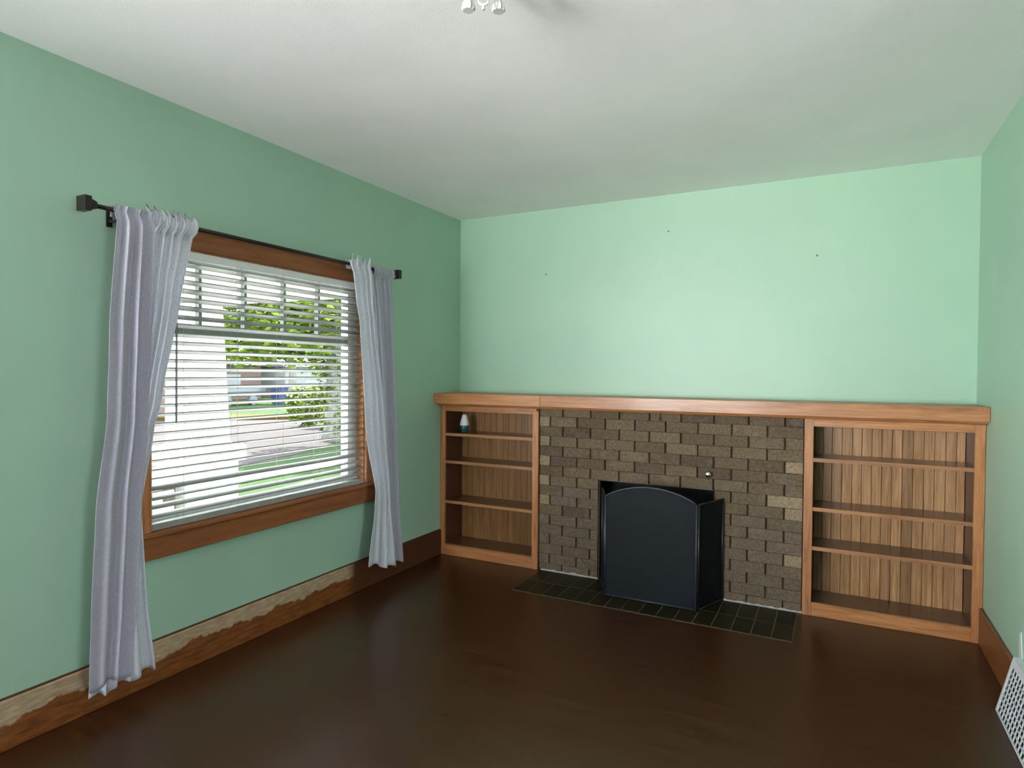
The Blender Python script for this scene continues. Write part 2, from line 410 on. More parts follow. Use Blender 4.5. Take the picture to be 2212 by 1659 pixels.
box('head_jamb', (-TH, WY0, WZ1 - .008), (0, WY1, WZ1), M['jamb'], win)
SX0, SX1 = -.095, -.06
ZM = 1.667
box('sash_stile', (SX0, WY1 - .095, .705), (SX1, WY1 - .0455, WZ1 - .01), M['sash'], win, .002)
box('sash_stile', (SX0 - .03, WY1 - .045, .705), (SX1, WY1 - .009, WZ1 - .01), M['sash'], win, .002)
box('sash_stile', (SX0, WY0 + .009, .705), (SX1, WY0 + .055, WZ1 - .01), M['sash'], win, .002)
box('sash_rail', (SX0, WY0 + .055, WZ1 - .07), (SX1, WY1 - .095, WZ1 - .01), M['sash'], win)
box('sash_rail', (SX0, WY0 + .055, .705), (SX1, WY1 - .095, .76), M['sash'], win)
box('meeting_rail', (SX0, WY0 + .055, ZM - .016), (SX1, WY1 - .095, ZM + .016), M['muntin'], win, .002)
ys = [WY0 + .045] + [-2.099, -1.822, -1.546, -1.271] + [WY1 - .09]
for y in ys[1:-1]:
    box('muntin', (SX0 + .005, y - .009, ZM + .016), (SX1, y + .009, WZ1 - .07), M['muntin'], win)
for a, b_ in zip(ys[:-1], ys[1:]):
    box('pane', (-.080, a + .009, ZM + .017), (-.077, b_ - .009, WZ1 - .071), M['glass'], win)
box('pane', (-.080, WY0 + .056, .761), (-.077, WY1 - .096, ZM - .017), M['glass'], win)

# ------------------------------------------------------------------ window blind
bl = empty('window_blind', (-.02, -1.66, 2.05), label='white two-inch slat blind hanging inside the window frame, slats open', cat='blind')
BX = -.020; BY0, BY1 = WY0 + .014, WY1 - .002
box('head_rail', (-.050, BY0 - .003, 2.022), (.004, BY1, 2.058), M['white'], bl, .002)
def slat_mesh():
    bm = bmesh.new(); n = 6; top = []; bot = []
    for i in range(n + 1):
        t = i / n * 2 - 1; x = t * .0245; z = .0042 * (1 - t * t)
        top.append([bm.verts.new((x, y, z + .0028)) for y in (BY0, BY1)])
        bot.append([bm.verts.new((x, y, z - .0030)) for y in (BY0, BY1)])
    for i in range(n):
        bm.faces.new((top[i][0], top[i + 1][0], top[i + 1][1], top[i][1])); bm.faces.new((bot[i][0], bot[i][1], bot[i + 1][1], bot[i + 1][0]))
        bm.faces.new((top[i][0], bot[i][0], bot[i + 1][0], top[i + 1][0])); bm.faces.new((top[i][1], top[i + 1][1], bot[i + 1][1], bot[i][1]))
    bm.faces.new((top[0][0], top[0][1], bot[0][1], bot[0][0])); bm.faces.new((top[-1][0], bot[-1][0], bot[-1][1], top[-1][1]))
    me = bpy.data.meshes.new('slat'); bm.normal_update(); bm.to_mesh(me); bm.free(); me.materials.append(M['slat'])
    return me
sm = slat_mesh()
PITCH = .0432; z = 1.992; k = 0
while z > .775:
    o = bpy.data.objects.new('slat', sm); COL.objects.link(o); o.parent = bl
    o.location = Vector((BX, 0, z)) - Vector(bl.location)
    tilt = -17 + random.uniform(-1.0, 1.0)
    if z < .93: tilt = [9, 16, 3, 12][k % 4]
    o.rotation_euler = (math.radians(random.uniform(-.06, .06)), math.radians(tilt), 0)
    z -= PITCH; k += 1
box('bottom_rail', (BX - .026, BY0 - .004, .716), (BX + .026, BY1, .748), M['dustywhite'], bl, .003)
for y in (-2.238, -1.93, -1.62, -1.33, -1.13):
    for dx in (-.0262, .0262):
        bm = bmesh.new(); tube(bm, [(BX + dx, y, .74), (BX + dx, y, 2.03)], .0009, 5); obj('ladder_cord', bm, M['cord'], bl)
bm = bmesh.new()
pts = [(.016, -2.281, 2.03)] + [(.019, -2.281 - .0005 * i, 2.0 - i * .078) for i in range(11)]
tube(bm, pts, .0048, 6); obj('tilt_wand', bm, M['wand'], bl, label='dark thin tilt wand')
bm = bmesh.new()                                                       # tangled lift cords
for j in range(3):
    p = [(.012 + .004 * j, -1.935 + .018 * math.sin(i * 1.7 + j * 2.1) + .012 * j, 2.02 - i * .03) for i in range(10)]
    tube(bm, p, .0011, 5)
obj('lift_cord', bm, M['cord'], bl)

# ------------------------------------------------------------------ curtain rod
RX, RZ = .12, 2.147
rod = empty('curtain_rod', (RX, -1.7, RZ), label='dark bronze curtain rod with square stepped finials above the window', cat='curtain rod')
bm = bmesh.new(); tube(bm, [(RX, -2.72, RZ), (RX, -.745, RZ)], .0095, 14); obj('rod', bm, M['bronze'], rod, smooth=True)
def finial(y, s):
    bm = bmesh.new(); k = s
    add_box(bm, (RX - .030, min(y, y + .030 * k), RZ - .030), (RX + .030, max(y, y + .030 * k), RZ + .030))
    y2 = y - .022 * k
    a = [(RX + dx * .022, y, RZ + dz * .022) for dx, dz in ((-1, -1), (1, -1), (1, 1), (-1, 1))]
    b_ = [(RX + dx * .014, y2 - .008 * k, RZ + dz * .014) for dx, dz in ((-1, -1), (1, -1), (1, 1), (-1, 1))]
    va = [bm.verts.new(p) for p in a]; vb = [bm.verts.new(p) for p in b_]
    for i in range(4): bm.faces.new((va[i], va[(i + 1) % 4], vb[(i + 1) % 4], vb[i]))
    bm.faces.new(va); bm.faces.new(vb[::-1]); bmesh.ops.recalc_face_normals(bm, faces=bm.faces[:])
    obj('finial', bm, M['bronze'], rod, bevel=.002)
finial(-2.735, -1); finial(-.735, 1)
for y in (-2.585, -.80):
    bm = bmesh.new(); tube(bm, [(0, y, RZ - .025), (.05, y, RZ - .03), (RX, y, RZ - .014)], .007, 8)
    add_box(bm, (0, y - .012, RZ - .05), (.006, y + .012, RZ + .02)); obj('bracket', bm, M['bronze'], rod)

# ------------------------------------------------------------------ curtains
def interp(tab, z):
    if z >= tab[0][0]: return tab[0][1:]
    for (z0, *a), (z1, *b_) in zip(tab[:-1], tab[1:]):
        if z >= z1:
            t = (z0 - z) / (z0 - z1); t2 = t * t * (3 - 2 * t) * .35 + t * .65
            return [p + (q - p) * t2 for p, q in zip(a, b_)]
    return tab[-1][1:]
def curtain(name, tab, folds, amp, xb, seed, mat, ruffle, zhem, hemslope=0.0, pocket=True, nu=190, nv=90, flat=0, **kw):
    """tab rows: z, y_left, y_right ; a pleated sheet hung on the rod"""
    rnd = random.Random(seed); ph = [rnd.uniform(0, 6.28) for _ in range(8)]
    ztop = tab[0][0]
    bm = bmesh.new(); grid = []
    for j in range(nv + 1):
        v = j / nv; row = []
        for i in range(nu + 1):
            u = i / nu
            zb_ = zhem + hemslope * (u - .5) + .012 * math.sin(u * folds * 3.1 + ph[5])
            z = ztop + (zb_ - ztop) * v
            if ruffle and v < .02:
                z += .016 * math.sin(u * folds * 2 * PI * 1.5 + ph[6]) * (1 - v / .02) + .010 * math.sin(u * folds * 2 * PI * 2.7 + ph[7]) * (1 - v / .02)
            yl, yr = interp(tab, z)
            d = max(0, min(1, (RZ - z) / .5))
            a = amp * (.45 + .55 * d)
            out = 0
            if flat and u < flat * 1.3:
                k_ = min(1, max(0, (u / flat - .75) / .5)); a *= 1 - (1 - k_) * .80 * min(1, v * 3); out = .016 * (1 - k_) * min(1, v * 3)
            u0 = u; u = u + .045 * math.sin(2 * PI * u * 1.0 + ph[4]) + .02 * math.sin(2 * PI * u * 2.3 + ph[3])
            wv = math.sin(2 * PI * folds * u + ph[0] + .25 * math.sin(2.1 * v + ph[1])); wv = math.copysign(abs(wv) ** .9, wv)
            w2 = math.sin(2 * PI * folds * 1.9 * u + ph[2] + 1.3 * v) * .40 * (1 - .75 * v)
            w3 = math.sin(2 * PI * folds * .45 * u + ph[3] + .4 * v) * .45 * d
            fine = math.sin(2 * PI * folds * 3.7 * u + ph[4]) * .25 * (1 - d)
            x = xb + out + .020 * (1 - d * .2) + a * (wv + w2 + w3 + fine) * .66
            near = math.exp(-((z - RZ) / .030) ** 2)
            x = x * (1 - near) + near * (RX + .015 + .004 * (wv + fine * 3))
            x = max(x, .055 if not (RZ - .04 < z < RZ + .03) else RX + .0125)
            u = u0
            y = yl + (yr - yl) * (u + .018 * math.sin(2 * PI * folds * u + ph[0] + 1.3) * (1 if 0 < i < nu else 0))
            row.append(bm.verts.new((x, y, z)))
        grid.append(row)
    for j in range(nv):
        for i in range(nu):
            bm.faces.new((grid[j][i], grid[j + 1][i], grid[j + 1][i + 1], grid[j][i + 1]))
    e = empty(name, ((tab[0][1] + tab[0][2]) / 2 * 0 + RX, (tab[0][1] + tab[0][2]) / 2, RZ), **kw)
    o = obj('curtain_panel', bm, mat, e, smooth=True)
    sd = o.modifiers.new('thick', 'SOLIDIFY'); sd.thickness = .0016; sd.offset = 1
    bm = bmesh.new(); n = 60; r0 = []; r1 = []
    for i in range(n + 1):
        u = i / n; y = tab[0][1] + (tab[0][2] - tab[0][1]) * u
        x = RX - .014 - .0035 * (1 + math.sin(2 * PI * folds * 1.5 * u + ph[1]))
        r0.append(bm.verts.new((x, y, RZ + .022 + (.012 * math.sin(u * folds * 12 + 1) if ruffle else 0)))); r1.append(bm.verts.new((x, y, RZ - .028)))
    for i in range(n): bm.faces.new((r0[i], r1[i], r1[i + 1], r0[i + 1]))
    o = obj('rod_pocket', bm, mat, e, smooth=True)
    return e
curtain('curtain', [(2.192, -2.485, -2.245), (2.10, -2.49, -2.258), (1.814, -2.51, -2.315), (1.326, -2.56, -2.412), (1.205, -2.58, -2.447),
                    (.865, -2.65, -2.507), (.45, -2.70, -2.485), (.10, -2.73, -2.445)], 5.2, .015, .078, 3, M['fab_white'], True, .105, .02,
        label='pale curtain with ruffled top, swept left behind the grey curtain', cat='curtain', group='curtains on the window rod')
curtain('curtain', [(2.168, -2.640, -2.478), (1.66, -2.682, -2.50), (1.277, -2.695, -2.515), (.90, -2.741, -2.545), (.50, -2.76, -2.565), (.148, -2.771, -2.595)],
        2.8, .020, .142, 11, M['fab_grey'], False, .165, -.01, flat=.42,
        label='long dark grey curtain nearest the viewer, left of the window', cat='curtain', group='curtains on the window rod')
curtain('curtain', [(2.185, -1.212, -1.012), (1.944, -1.178, -.998), (1.772, -1.143, -.975), (1.229, -1.10, -.875), (1.033, -1.079, -.855), (.689, -.991, -.815), (.556, -1.0, -.802), (.223, -1.057, -.752), (.12, -1.062, -.743)],
        3.4, .017, .128, 21, M['fab_white'], True, .165, -.10, flat=.2,
        label='pale curtain with ruffled top at the right side of the window', cat='curtain', group='curtains on the window rod')
curtain('curtain', [(2.168, -.985, -.757), (1.90, -.93, -.735), (1.22, -.86, -.692), (.52, -.83, -.65), (.119, -.80, -.602)],
        3.6, .013, .080, 31, M['fab_grey'], False, .125, 0,
        label='dark grey curtain at the far right end of the rod', cat='curtain', group='curtains on the window rod')

# ------------------------------------------------------------------ mantel shelf
mt_ = empty('mantel_shelf', (W / 2, 0, ZB), label='long varnished wooden mantel board across both bookcases and the fireplace', cat='mantel')
XJ = .930
box('mantel_top', (.002, -MO + .014, ZT - .022), (W - .002, BK - .002, ZT), M['trim_x'], mt_, .001)
box('mantel_fascia', (.002, -MO, ZB), (XJ - .0008, -MO + .020, ZT + .001), M['trim_x'], mt_, .0015)
box('mantel_fascia', (XJ + .0008, -MO, ZB), (W - .002, -MO + .020, ZT + .001), M['trim_x'], mt_, .0015)
bm = bmesh.new()
prism(bm, [(.002, -.030, 1.212), (.002, -.040, 1.225), (.002, -.001, 1.225), (.002, -.001, 1.205), (.002, -.022, 1.205)], (W - .004, 0, 0))
obj('bed_moulding', bm, M['trim_x'], mt_)
bm = bmesh.new(); add_box(bm, (X1 - .03, -.026, 1.184), (X1 - .004, -.002, 1.204)); obj('trim_chip', bm, M['edge'], mt_, bevel=.003)

# ------------------------------------------------------------------ bookcases
def bookcase(x0, x1, sx0, sx1, shelves, boards, zr0, zb0, bmat, label):
    e = empty('bookcase', ((x0 + x1) / 2, .1, 0), label=label, cat='bookcase', group='built-in bookcases beside the fireplace')
    D0, D1 = 0.0, BK - .004
    Zt = 1.204
    box('stile', (x0, D0, 0), (sx0, D0 + .020, Zt), M['trim_z'], e, .0015)
    box('stile', (sx1, D0, 0), (x1, D0 + .020, Zt), M['trim_z'], e, .0015)
    box('top_rail', (sx0, D0 + .001, zr0), (sx1, D0 + .020, Zt), M['trim_x'], e, .0015)
    box('base_rail', (sx0, D0 + .001, 0), (sx1, D0 + .020, zb0 - .008), M['trim_x'], e, .002)
    box('base_lip', (sx0, D0 + .006, zb0 - .008), (sx1, D0 + .020, zb0 - .002), M['edge'], e)
    box('side_panel', (x0 + .002, .020, 0), (sx0 - .001 if x0 < 1 else sx0, D1, Zt), M['side'], e)
    box('side_panel', (sx1, .020, 0), (x1 - .002, D1, Zt), M['side'], e)
    box('shelf_floor', (sx0, .020, zb0 - .022), (sx1, .262, zb0), M['shelf'], e)
    box('bookcase_top', (sx0, .020, Zt - .012), (sx1, D1, Zt), M['side'], e)
    for zt_ in shelves:
        s_ = box('shelf', (sx0, .012, zt_ - .022), (sx1, .262, zt_), M['shelf'], e)
        link('shelf_edge', box_me('shelf_edge', (sx0, .004, zt_ - .0225), (sx1, .012, zt_ + .0003), M['edge']), None, s_)
    for a, b_ in zip(boards[:-1], boards[1:]):
        dy = random.uniform(-.0006, .0006)
        bm = bmesh.new()
        g = .0026 if x0 > 1 else .0012
        pts = [(a + .0006, .2655 + dy, 0), (a + g, .262 + dy, 0), (b_ - g, .262 + dy, 0), (b_ - .0006, .2655 + dy, 0), (b_ - .0006, .274, 0), (a + .0006, .274, 0)]
        prism(bm, [(p[0], p[1], zb0 - .01) for p in pts], (0, 0, Zt - .012 - zb0 + .01))
        obj('beadboard', bm, bmat, e)
    box('back_panel', (sx0, .275, 0), (sx1, D1, Zt), M['side'], e)
    return e
def box_me(name, a, b, mat):
    bm = bmesh.new(); add_box(bm, a, b); me = bpy.data.meshes.new(name); bm.normal_update(); bm.to_mesh(me); bm.free(); me.materials.append(mat); return me
lb = [.046] + [.046 + .0558 * i for i in range(1, 14)] + [.827]
rb = [2.7205, 2.769, 2.82, 2.877, 2.934, 2.986, 3.041, 3.094, 3.149, 3.202, 3.258, 3.312, 3.366, 3.421, 3.474, 3.517]
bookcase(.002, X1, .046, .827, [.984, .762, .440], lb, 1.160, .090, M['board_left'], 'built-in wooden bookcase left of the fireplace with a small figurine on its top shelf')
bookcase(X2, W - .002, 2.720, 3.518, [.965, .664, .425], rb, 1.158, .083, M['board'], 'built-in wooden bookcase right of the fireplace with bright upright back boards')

# ------------------------------------------------------------------ fireplace
fp = empty('fireplace', ((X1 + X2) / 2, .02, 0), label='brown brick fireplace front between the two bookcases', cat='fireplace')
YF = .020
OX0, OX1, OZ = 1.340, 2.145, 1.148 - 6 * .0727
# backing mortar with the opening left free
bm = bmesh.new()
add_box(bm, (X1, YF + .012, 0), (OX0 + .01, .14, 1.204)); add_box(bm, (OX1 - .01, YF + .012, 0), (X2, .14, 1.204)); add_box(bm, (OX0 + .01, YF + .012, OZ + .01), (OX1 - .01, .14, 1.204))
obj('mortar_bed', bm, M['mortar'], fp)
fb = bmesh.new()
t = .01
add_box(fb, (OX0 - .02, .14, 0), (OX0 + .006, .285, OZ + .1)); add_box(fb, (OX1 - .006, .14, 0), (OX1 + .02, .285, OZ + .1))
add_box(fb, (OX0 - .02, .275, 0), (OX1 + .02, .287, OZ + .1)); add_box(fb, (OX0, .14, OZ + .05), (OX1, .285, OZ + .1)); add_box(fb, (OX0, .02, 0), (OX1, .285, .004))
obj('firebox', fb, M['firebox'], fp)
def brick_mesh(L, Hh, seed):
    r = random.Random(seed); bm = bmesh.new()
    v = add_box(bm, (-L / 2, 0, -Hh / 2), (L / 2, .05, Hh / 2))
    bmesh.ops.bevel(bm, geom=[e for e in bm.edges if all(q.co.y < .01 for q in e.verts)], offset=.0022, segments=1, affect='EDGES')
    for q in bm.verts:
        if q.co.y < .02: q.co += Vector((r.uniform(-.0012, .0012), r.uniform(-.0012, .0012), r.uniform(-.0010, .0010)))
    me = bpy.data.meshes.new('brick'); bm.normal_update(); bm.to_mesh(me); bm.free(); return me
cache = {}
def brick(xa, xb, za, zb, mat, parent=fp, y=None, inner=False):
    L = round(xb - xa - .0105, 4); Hh = round(zb - za - .0016, 4)
    if L < .012 or Hh < .012: return
    key = (L, Hh, mat.name, random.randrange(3))
    if key not in cache:
        me = brick_mesh(L, Hh, hash((L, Hh)) % 1000 + key[3]); me.materials.append(mat); cache[key] = me
    o = bpy.data.objects.new('brick', cache[key]); COL.objects.link(o); o.parent = parent
    yy = YF + random.uniform(-.0045, .003) if y is None else y
    o.matrix_parent_inverse = Matrix.Translation(-Vector(parent.location))
    o.location = ((xa + xb) / 2, yy, (za + zb) / 2)
    o.rotation_euler = (random.uniform(-.006, .006), random.uniform(-.003, .003), random.uniform(-.006, .006))
    return o
CH = .0727; P = .2134
rows = [(1.148, 1.204)] + [(1.148 - (i + 1) * CH, 1.148 - i * CH) for i in range(15)] + [(.004, 1.148 - 15 * CH)]
for r, (za, zb) in enumerate(rows):
    off = 1.0664 if r % 2 == 0 else .964
    js = [X1] + [off + i * P for i in range(-1, 10) if X1 + .02 < off + i * P < X2 - .02] + [X2]
    for i, (xa, xb) in enumerate(zip(js[:-1], js[1:])):
        end = i == 0 or i == len(js) - 2
        def choose():
            u = random.random()
            if i == 0 and r in (1, 3, 5, 7, 9): return M['brick_tan']
            if i == len(js) - 2 and r in (4, 8, 12, 7): return M['brick_tan']
            if r == 10 and i == 1: return M['brick_dark']
            if r >= 11: return M['brick_dust']
            if r >= 8: return M['brick_dust'] if u < .55 else M['brick']
            return M['brick_dark'] if u < .08 else M['brick']
        mat = choose()
        if zb <= OZ + .001:
            if xb <= OX0 + .01 or xa >= OX1 - .01: brick(xa, xb, za, zb, mat)
            else:
                if xa < OX0 - .02: brick(xa, OX0 + .0045, za, zb, mat)
                if xb > OX1 + .02: brick(OX1 - .0045, xb, za, zb, mat)
        else: brick(xa, xb, za, zb, mat)
# jamb returns (sooty brick ends inside the opening)
for r, (za, zb) in enumerate(rows):
    if zb <= OZ + .001:
        for xs in ((OX0 + .0002, OX0 + .010), (OX1 - .010, OX1 - .0002)):
            bm = bmesh.new(); add_box(bm, (xs[0], YF + .052, za + .003), (xs[1], .139, zb - .003)); obj('brick', bm, M['soot'], fp)
box('lintel', (OX0 + .012, YF + .004, OZ - .004), (OX1 - .012, .13, OZ + .0008), M['black'], fp, label='black steel lintel bar')
for a, b_ in ((X1 + .02, OX0 + .005), (OX1 + .06, X2 - .002)):
    bm = bmesh.new(); n = 24; pts = []
    for i in range(n + 1):
        x = a + (b_ - a) * i / n; pts.append((x, YF - .006, .008 + .008 * random.random() * (1.5 if x < 2 and x > 1.15 else .8)))
    pts = [(a, YF - .006, .0005)] + pts + [(b_, YF - .006, .0005)]
    prism(bm, pts[::-1], (0, .012, 0)); obj('ash_line', bm, M['ash'], fp, label='pale mortar smear along the floor')
# damper knob
bm = bmesh.new(); lathe(bm, [(.004, 0), (.006, .010), (.018, .014), (.021, .022), (.018, .030), (.008, .034)], (0, 0, 0), 20)
bmesh.ops.rotate(bm, verts=bm.verts[:], cent=(0, 0, 0), matrix=Matrix.Rotation(PI / 2, 3, 'X'))
bmesh.ops.translate(bm, verts=bm.verts[:], vec=(2.103, .020, .815)); obj('damper_knob', bm, M['nickel'], fp, smooth=True, label='shiny round metal damper knob')
bm = bmesh.new(); tube(bm, [(1.782, YF + .003, 1.200), (1.782, YF - .010, 1.196), (1.782, YF - .012, 1.165), (1.782, YF - .022, 1.158), (1.782, YF - .026, 1.168)], .0035, 6)
hk = obj('hook', bm, M['bronze'], label='small metal hook screwed under the mantel over the bricks', cat='hook')

# ------------------------------------------------------------------ hearth
he = empty('hearth', (1.77, -.235, 0), label='flush hearth of dark olive tiles in front of the fireplace', cat='hearth')
box('grout_bed', (.905, -.472, .0005), (2.645, -.002, .0018), M['grout'], he)
nx = 16
for row in range(2):
    ya, yb = (-.236, -.004) if row == 0 else (-.470, -.239)
    xs = [.907 + (2.643 - .907) * i / nx for i in range(nx + 1)]
    for i in range(nx):
        box('tile', (xs[i] + .0032, ya + .003, .0016), (xs[i + 1] - .0032, yb - .003, .0040 + random.uniform(0, .0008)), M['tile'], he, .0008)

# ------------------------------------------------------------------ fire screen
fs = empty('fire_screen', (1.79, -.277, 0), label='black three-panel wire mesh fire screen with an arched centre, standing before the fireplace', cat='fire screen')
Z0 = .0055
def arch(x):
    t = (x - 1.494) / (2.088 - 1.494) * 2 - 1
    return .663 + .080 * (1 - t * t) ** .9
def panel(A, B, arched, nm):
    """panel between the floor points A and B"""
    A = Vector(A); B = Vector(B); n = 22 if arched else 1; d = (B - A)
    top = []
    for i in range(n + 1):
        p = A + d * (i / n); z = arch(1.494 + (2.088 - 1.494) * i / n) if arched else .664
        top.append(Vector((p.x, p.y, z)))
    e = bpy.data.objects.new(nm, None)
    nrm = Vector((-d.y, d.x, 0)).normalized() * .0012
    bm = bmesh.new(); prism(bm, [Vector((A.x, A.y, Z0 + .004))] + [p - Vector((0, 0, .004)) for p in top] + [Vector((B.x, B.y, Z0 + .004))], nrm)
    sc = obj(nm, bm, M['mesh'], fs)
    bm = bmesh.new()
    tube(bm, [(A.x, A.y, Z0), top[0]], .0065, 8); tube(bm, [(B.x, B.y, Z0), top[-1]], .0065, 8)
    tube(bm, [(A.x, A.y, Z0 + .006), (B.x, B.y, Z0 + .006)], .006, 8)
    tube(bm, top, .0065, 8)
    obj('frame', bm, M['bluemetal'] if arched else M['black'], sc, smooth=True)
panel((1.500, -.277), (2.086, -.277), True, 'centre_panel')
panel((1.382, -.004), (1.489, -.268), False, 'wing_panel')
panel((2.098, -.268), (2.198, -.004), False, 'wing_panel')
for x in (1.4945, 2.092):
    for z in (.12, .56):
        bm = bmesh.new(); tube(bm, [(x, -.274, z), (x, -.274, z + .04)], .006, 8); obj('hinge', bm, M['black'], fs)

# ------------------------------------------------------------------ figurine / scent bottle on the shelf
vz = .9845; vx, vy = .170, .10
fg = empty('ornament', (vx, vy, vz), label='small white cone on a teal base, standing on the top shelf of the left bookcase', cat='ornament')
bm = bmesh.new(); lathe(bm, [(.022, 0), (.026, .004), (.033, .030), (.037, .052), (.034, .057)], (vx, vy, vz), 24); obj('base', bm, M['teal'], fg, smooth=True)
bm = bmesh.new(); lathe(bm, [(.033, .057), (.0375, .060), (.036, .075), (.027, .110), (.019, .138), (.015, .144), (.006, .146)], (vx, vy, vz), 24); obj('cap', bm, M['pale'], fg, smooth=True, label='white tapering cap')

# ------------------------------------------------------------------ wall register
rg = empty('wall_register', (3.52, -1.1, 0), label='white metal lattice heating register leaning on the right baseboard', cat='register')
YA, YB = -.800, -1.40
pb, pt = Vector((3.486, 0, .002)), Vector((3.545, 0, .246))
def rp(s, y, out=0):
    p = pb.lerp(pt, s); d = (pt - pb).normalized(); nn = Vector((-d.z, 0, d.x)) ; return Vector((p.x, y, p.z)) + nn * out
def strip(bm, s0, s1, y0, y1, th=.004):
    prism(bm, [rp(s0, y0), rp(s1, y0), rp(s1, y1), rp(s0, y1)], rp(0, 0, th) - rp(0, 0, 0))
bm = bmesh.new(); strip(bm, 0, .035, YA, YB, .006); strip(bm, .87, 1, YA, YB, .006); strip(bm, .035, .87, YA, YA - .018, .006); strip(bm, .035, .87, YB + .018, YB, .006)
obj('frame', bm, M['register'], rg)
bm = bmesh.new()
ny = 15; nz = 8
for i in range(1, ny):
    y = YA - .018 + (YB + .018 - YA + .018) * i / ny; strip(bm, .035, .87, y + .003, y - .003, .004)
for j in range(1, nz):
    s = .035 + (.87 - .035) * j / nz; strip(bm, s - .009, s + .009, YA - .018, YB + .018, .0045)
obj('lattice', bm, M['register'], rg)
bm = bmesh.new()
prism(bm, [(3.492, YA - .003, .002), (3.548, YA - .003, .002), (3.548, YA - .003, .244)], (0, -.002, 0)); prism(bm, [(3.492, YB + .005, .002), (3.548, YB + .005, .002), (3.548, YB + .005, .244)], (0, -.002, 0))
obj('end_plate', bm, M['register'], rg)
box('duct', (3.546, YB + .006, .003), (3.5495, YA - .006, .24), M['void'], rg)
bm = bmesh.new(); prism(bm, [(3.494, YA - .0062, .006), (3.5455, YA - .0062, .006), (3.5455, YA - .0062, .215)], (0, -.002, 0)); obj('duct_liner', bm, M['void'], rg)
bm = bmesh.new(); prism(bm, [(W - .001, -.775, .345), (W - .001, -.800, .362), (W - .001, -.825, .255), (W - .001, -.775, .240)], (-.004, 0, 0))
obj('end_flange', bm, M['register'], rg, label='pointed pale corner piece')
bm = bmesh.new(); prism(bm, [(pt.x - .004, YA, .246), (W - .001, YA, .246), (W - .001, YB, .246), (pt.x - .004, YB, .246)], (0, 0, .003)); obj('top_plate', bm, M['register'], rg)

# ------------------------------------------------------------------ nails on the back wall
for x, z, lab in ((.798, 2.246, 'small dark nail low on the green back wall, leftmost of three'),
                  (1.755, 2.491, 'small dark nail highest on the green back wall, middle of three'),
                  (2.715, 2.242, 'small dark nail on the green back wall, rightmost of three')):
    bm = bmesh.new(); tube(bm, [(x, BK + .002, z), (x, BK - .008, z)], .0045, 8); obj('nail', bm, M['nail'], label=lab, cat='nail', group='nails in the back wall')

# ------------------------------------------------------------------ ceiling light
LX, LY = 1.84, -2.50
cl = empty('ceiling_light', (LX, LY, H), label='small white metal ceiling light with scrolled arms at the top edge of the picture', cat='ceiling light')
bm = bmesh.new(); lathe(bm, [(.012, -.058), (.03, -.05), (.062, -.03), (.075, -.012), (.078, 0)], (LX, LY, H), 32, .015, 16); obj('canopy', bm, M['white_gloss'], cl, smooth=True)
for k in range(4):
    a = YAW + PI / 4 + k * PI / 2 + .05; dx, dy = math.cos(a), math.sin(a)
    c = Vector((LX + dx * .068, LY + dy * .068, H - .112))
    bm = bmesh.new(); tube(bm, [(LX + dx * .03, LY + dy * .03, H - .045), (LX + dx * .075, LY + dy * .075, H - .035), (LX + dx * .088, LY + dy * .088, H - .062), (c.x, c.y, c.z + .020)], .005, 8)
    obj('arm', bm, M['white_gloss'], cl, smooth=True)
    bm = bmesh.new(); lathe(bm, [(.006, .024), (.014, .018), (.020, .006), (.021, -.006), (.018, -.012)], c, 36, .07, 9)
    obj('socket_cup', bm, M['white_gloss'], cl)
bm = bmesh.new(); tube(bm, [(LX, LY, H - .055), (LX, LY, H - .10)], .005, 8)
R_ = .016; cc = Vector((LX, LY, H - .116)); dr = Vector((_c, _s, 0))
ring = [cc + dr * (R_ * math.sin(t_)) + Vector((0, 0, R_ * math.cos(t_))) for t_ in [2 * PI * i / 16 for i in range(17)]]
tube(bm, ring, .004, 8); tube(bm, [cc - Vector((0, 0, R_)), cc - Vector((0, 0, R_ + .014))], .0055, 8, radii=[.003, .006])
obj('finial', bm, M['white_gloss'], cl, smooth=True)

# ================================================================== outdoors
GZ = -.70
def ground_mat(name, c1, c2, scale, rough=.9):
    mt, n, b = new_mat(name); v = coords(n, rnd=False)
    n.links.new(ramp(n, noise(n, v, scale, 6, .7), [(.3, c1), (.7, c2)]), b.inputs['Base Color']); b.inputs['Roughness'].default_value = rough; b.inputs['Specular IOR Level'].default_value = .02
    return mt
M['grass'] = ground_mat('lawn grass', (.009, .019, .006), (.016, .027, .011), 3.0)
M['road'] = ground_mat('pinkish asphalt road', (.025, .021, .023), (.030, .026, .028), 6)
M['concrete'] = ground_mat('pale concrete', (.40, .40, .40), (.50, .50, .49), 4)
M['curb'] = ground_mat('yellow painted curb', (.032, .022, .007), (.036, .025, .009), 5)
M['porch'] = plain('white painted porch wood', (.82, .84, .86), .5, var=.03, vs_=8)
M['cap'] = plain('cream weathered pier cap', (.70, .64, .52), .7, var=.12, vs_=10)
M['greycap'] = plain('pale grey stone coping', (.48, .49, .50), .8, var=.1, vs_=8)
M['leaf'] = ground_mat('tree leaves', (.030, .070, .008), (.14, .20, .022), 1.6, .6)
M['leaf2'] = ground_mat('bright ivy leaves', (.040, .070, .008), (.080, .10, .018), 3, .6)
M['bark'] = ground_mat('grey ridged bark', (.07, .07, .065), (.14, .14, .13), 9)
M['siding'] = plain('white house siding', (.10, .105, .11), .7, var=.05)
M['redbrick'] = plain('pinkish house brick', (.055, .032, .028), .85, var=.2, vs_=30)
M['roof'] = plain('grey shingle roof', (.03, .03, .033), .9, var=.2, vs_=8)
M['bin'] = plain('blue plastic', (.003, .010, .045), .4, var=.05)
M['darkglass'] = plain('dark window', (.05, .06, .07), .2)
M['steel'] = plain('grey truck metal', (.02, .024, .03), .5, var=.2, vs_=4)
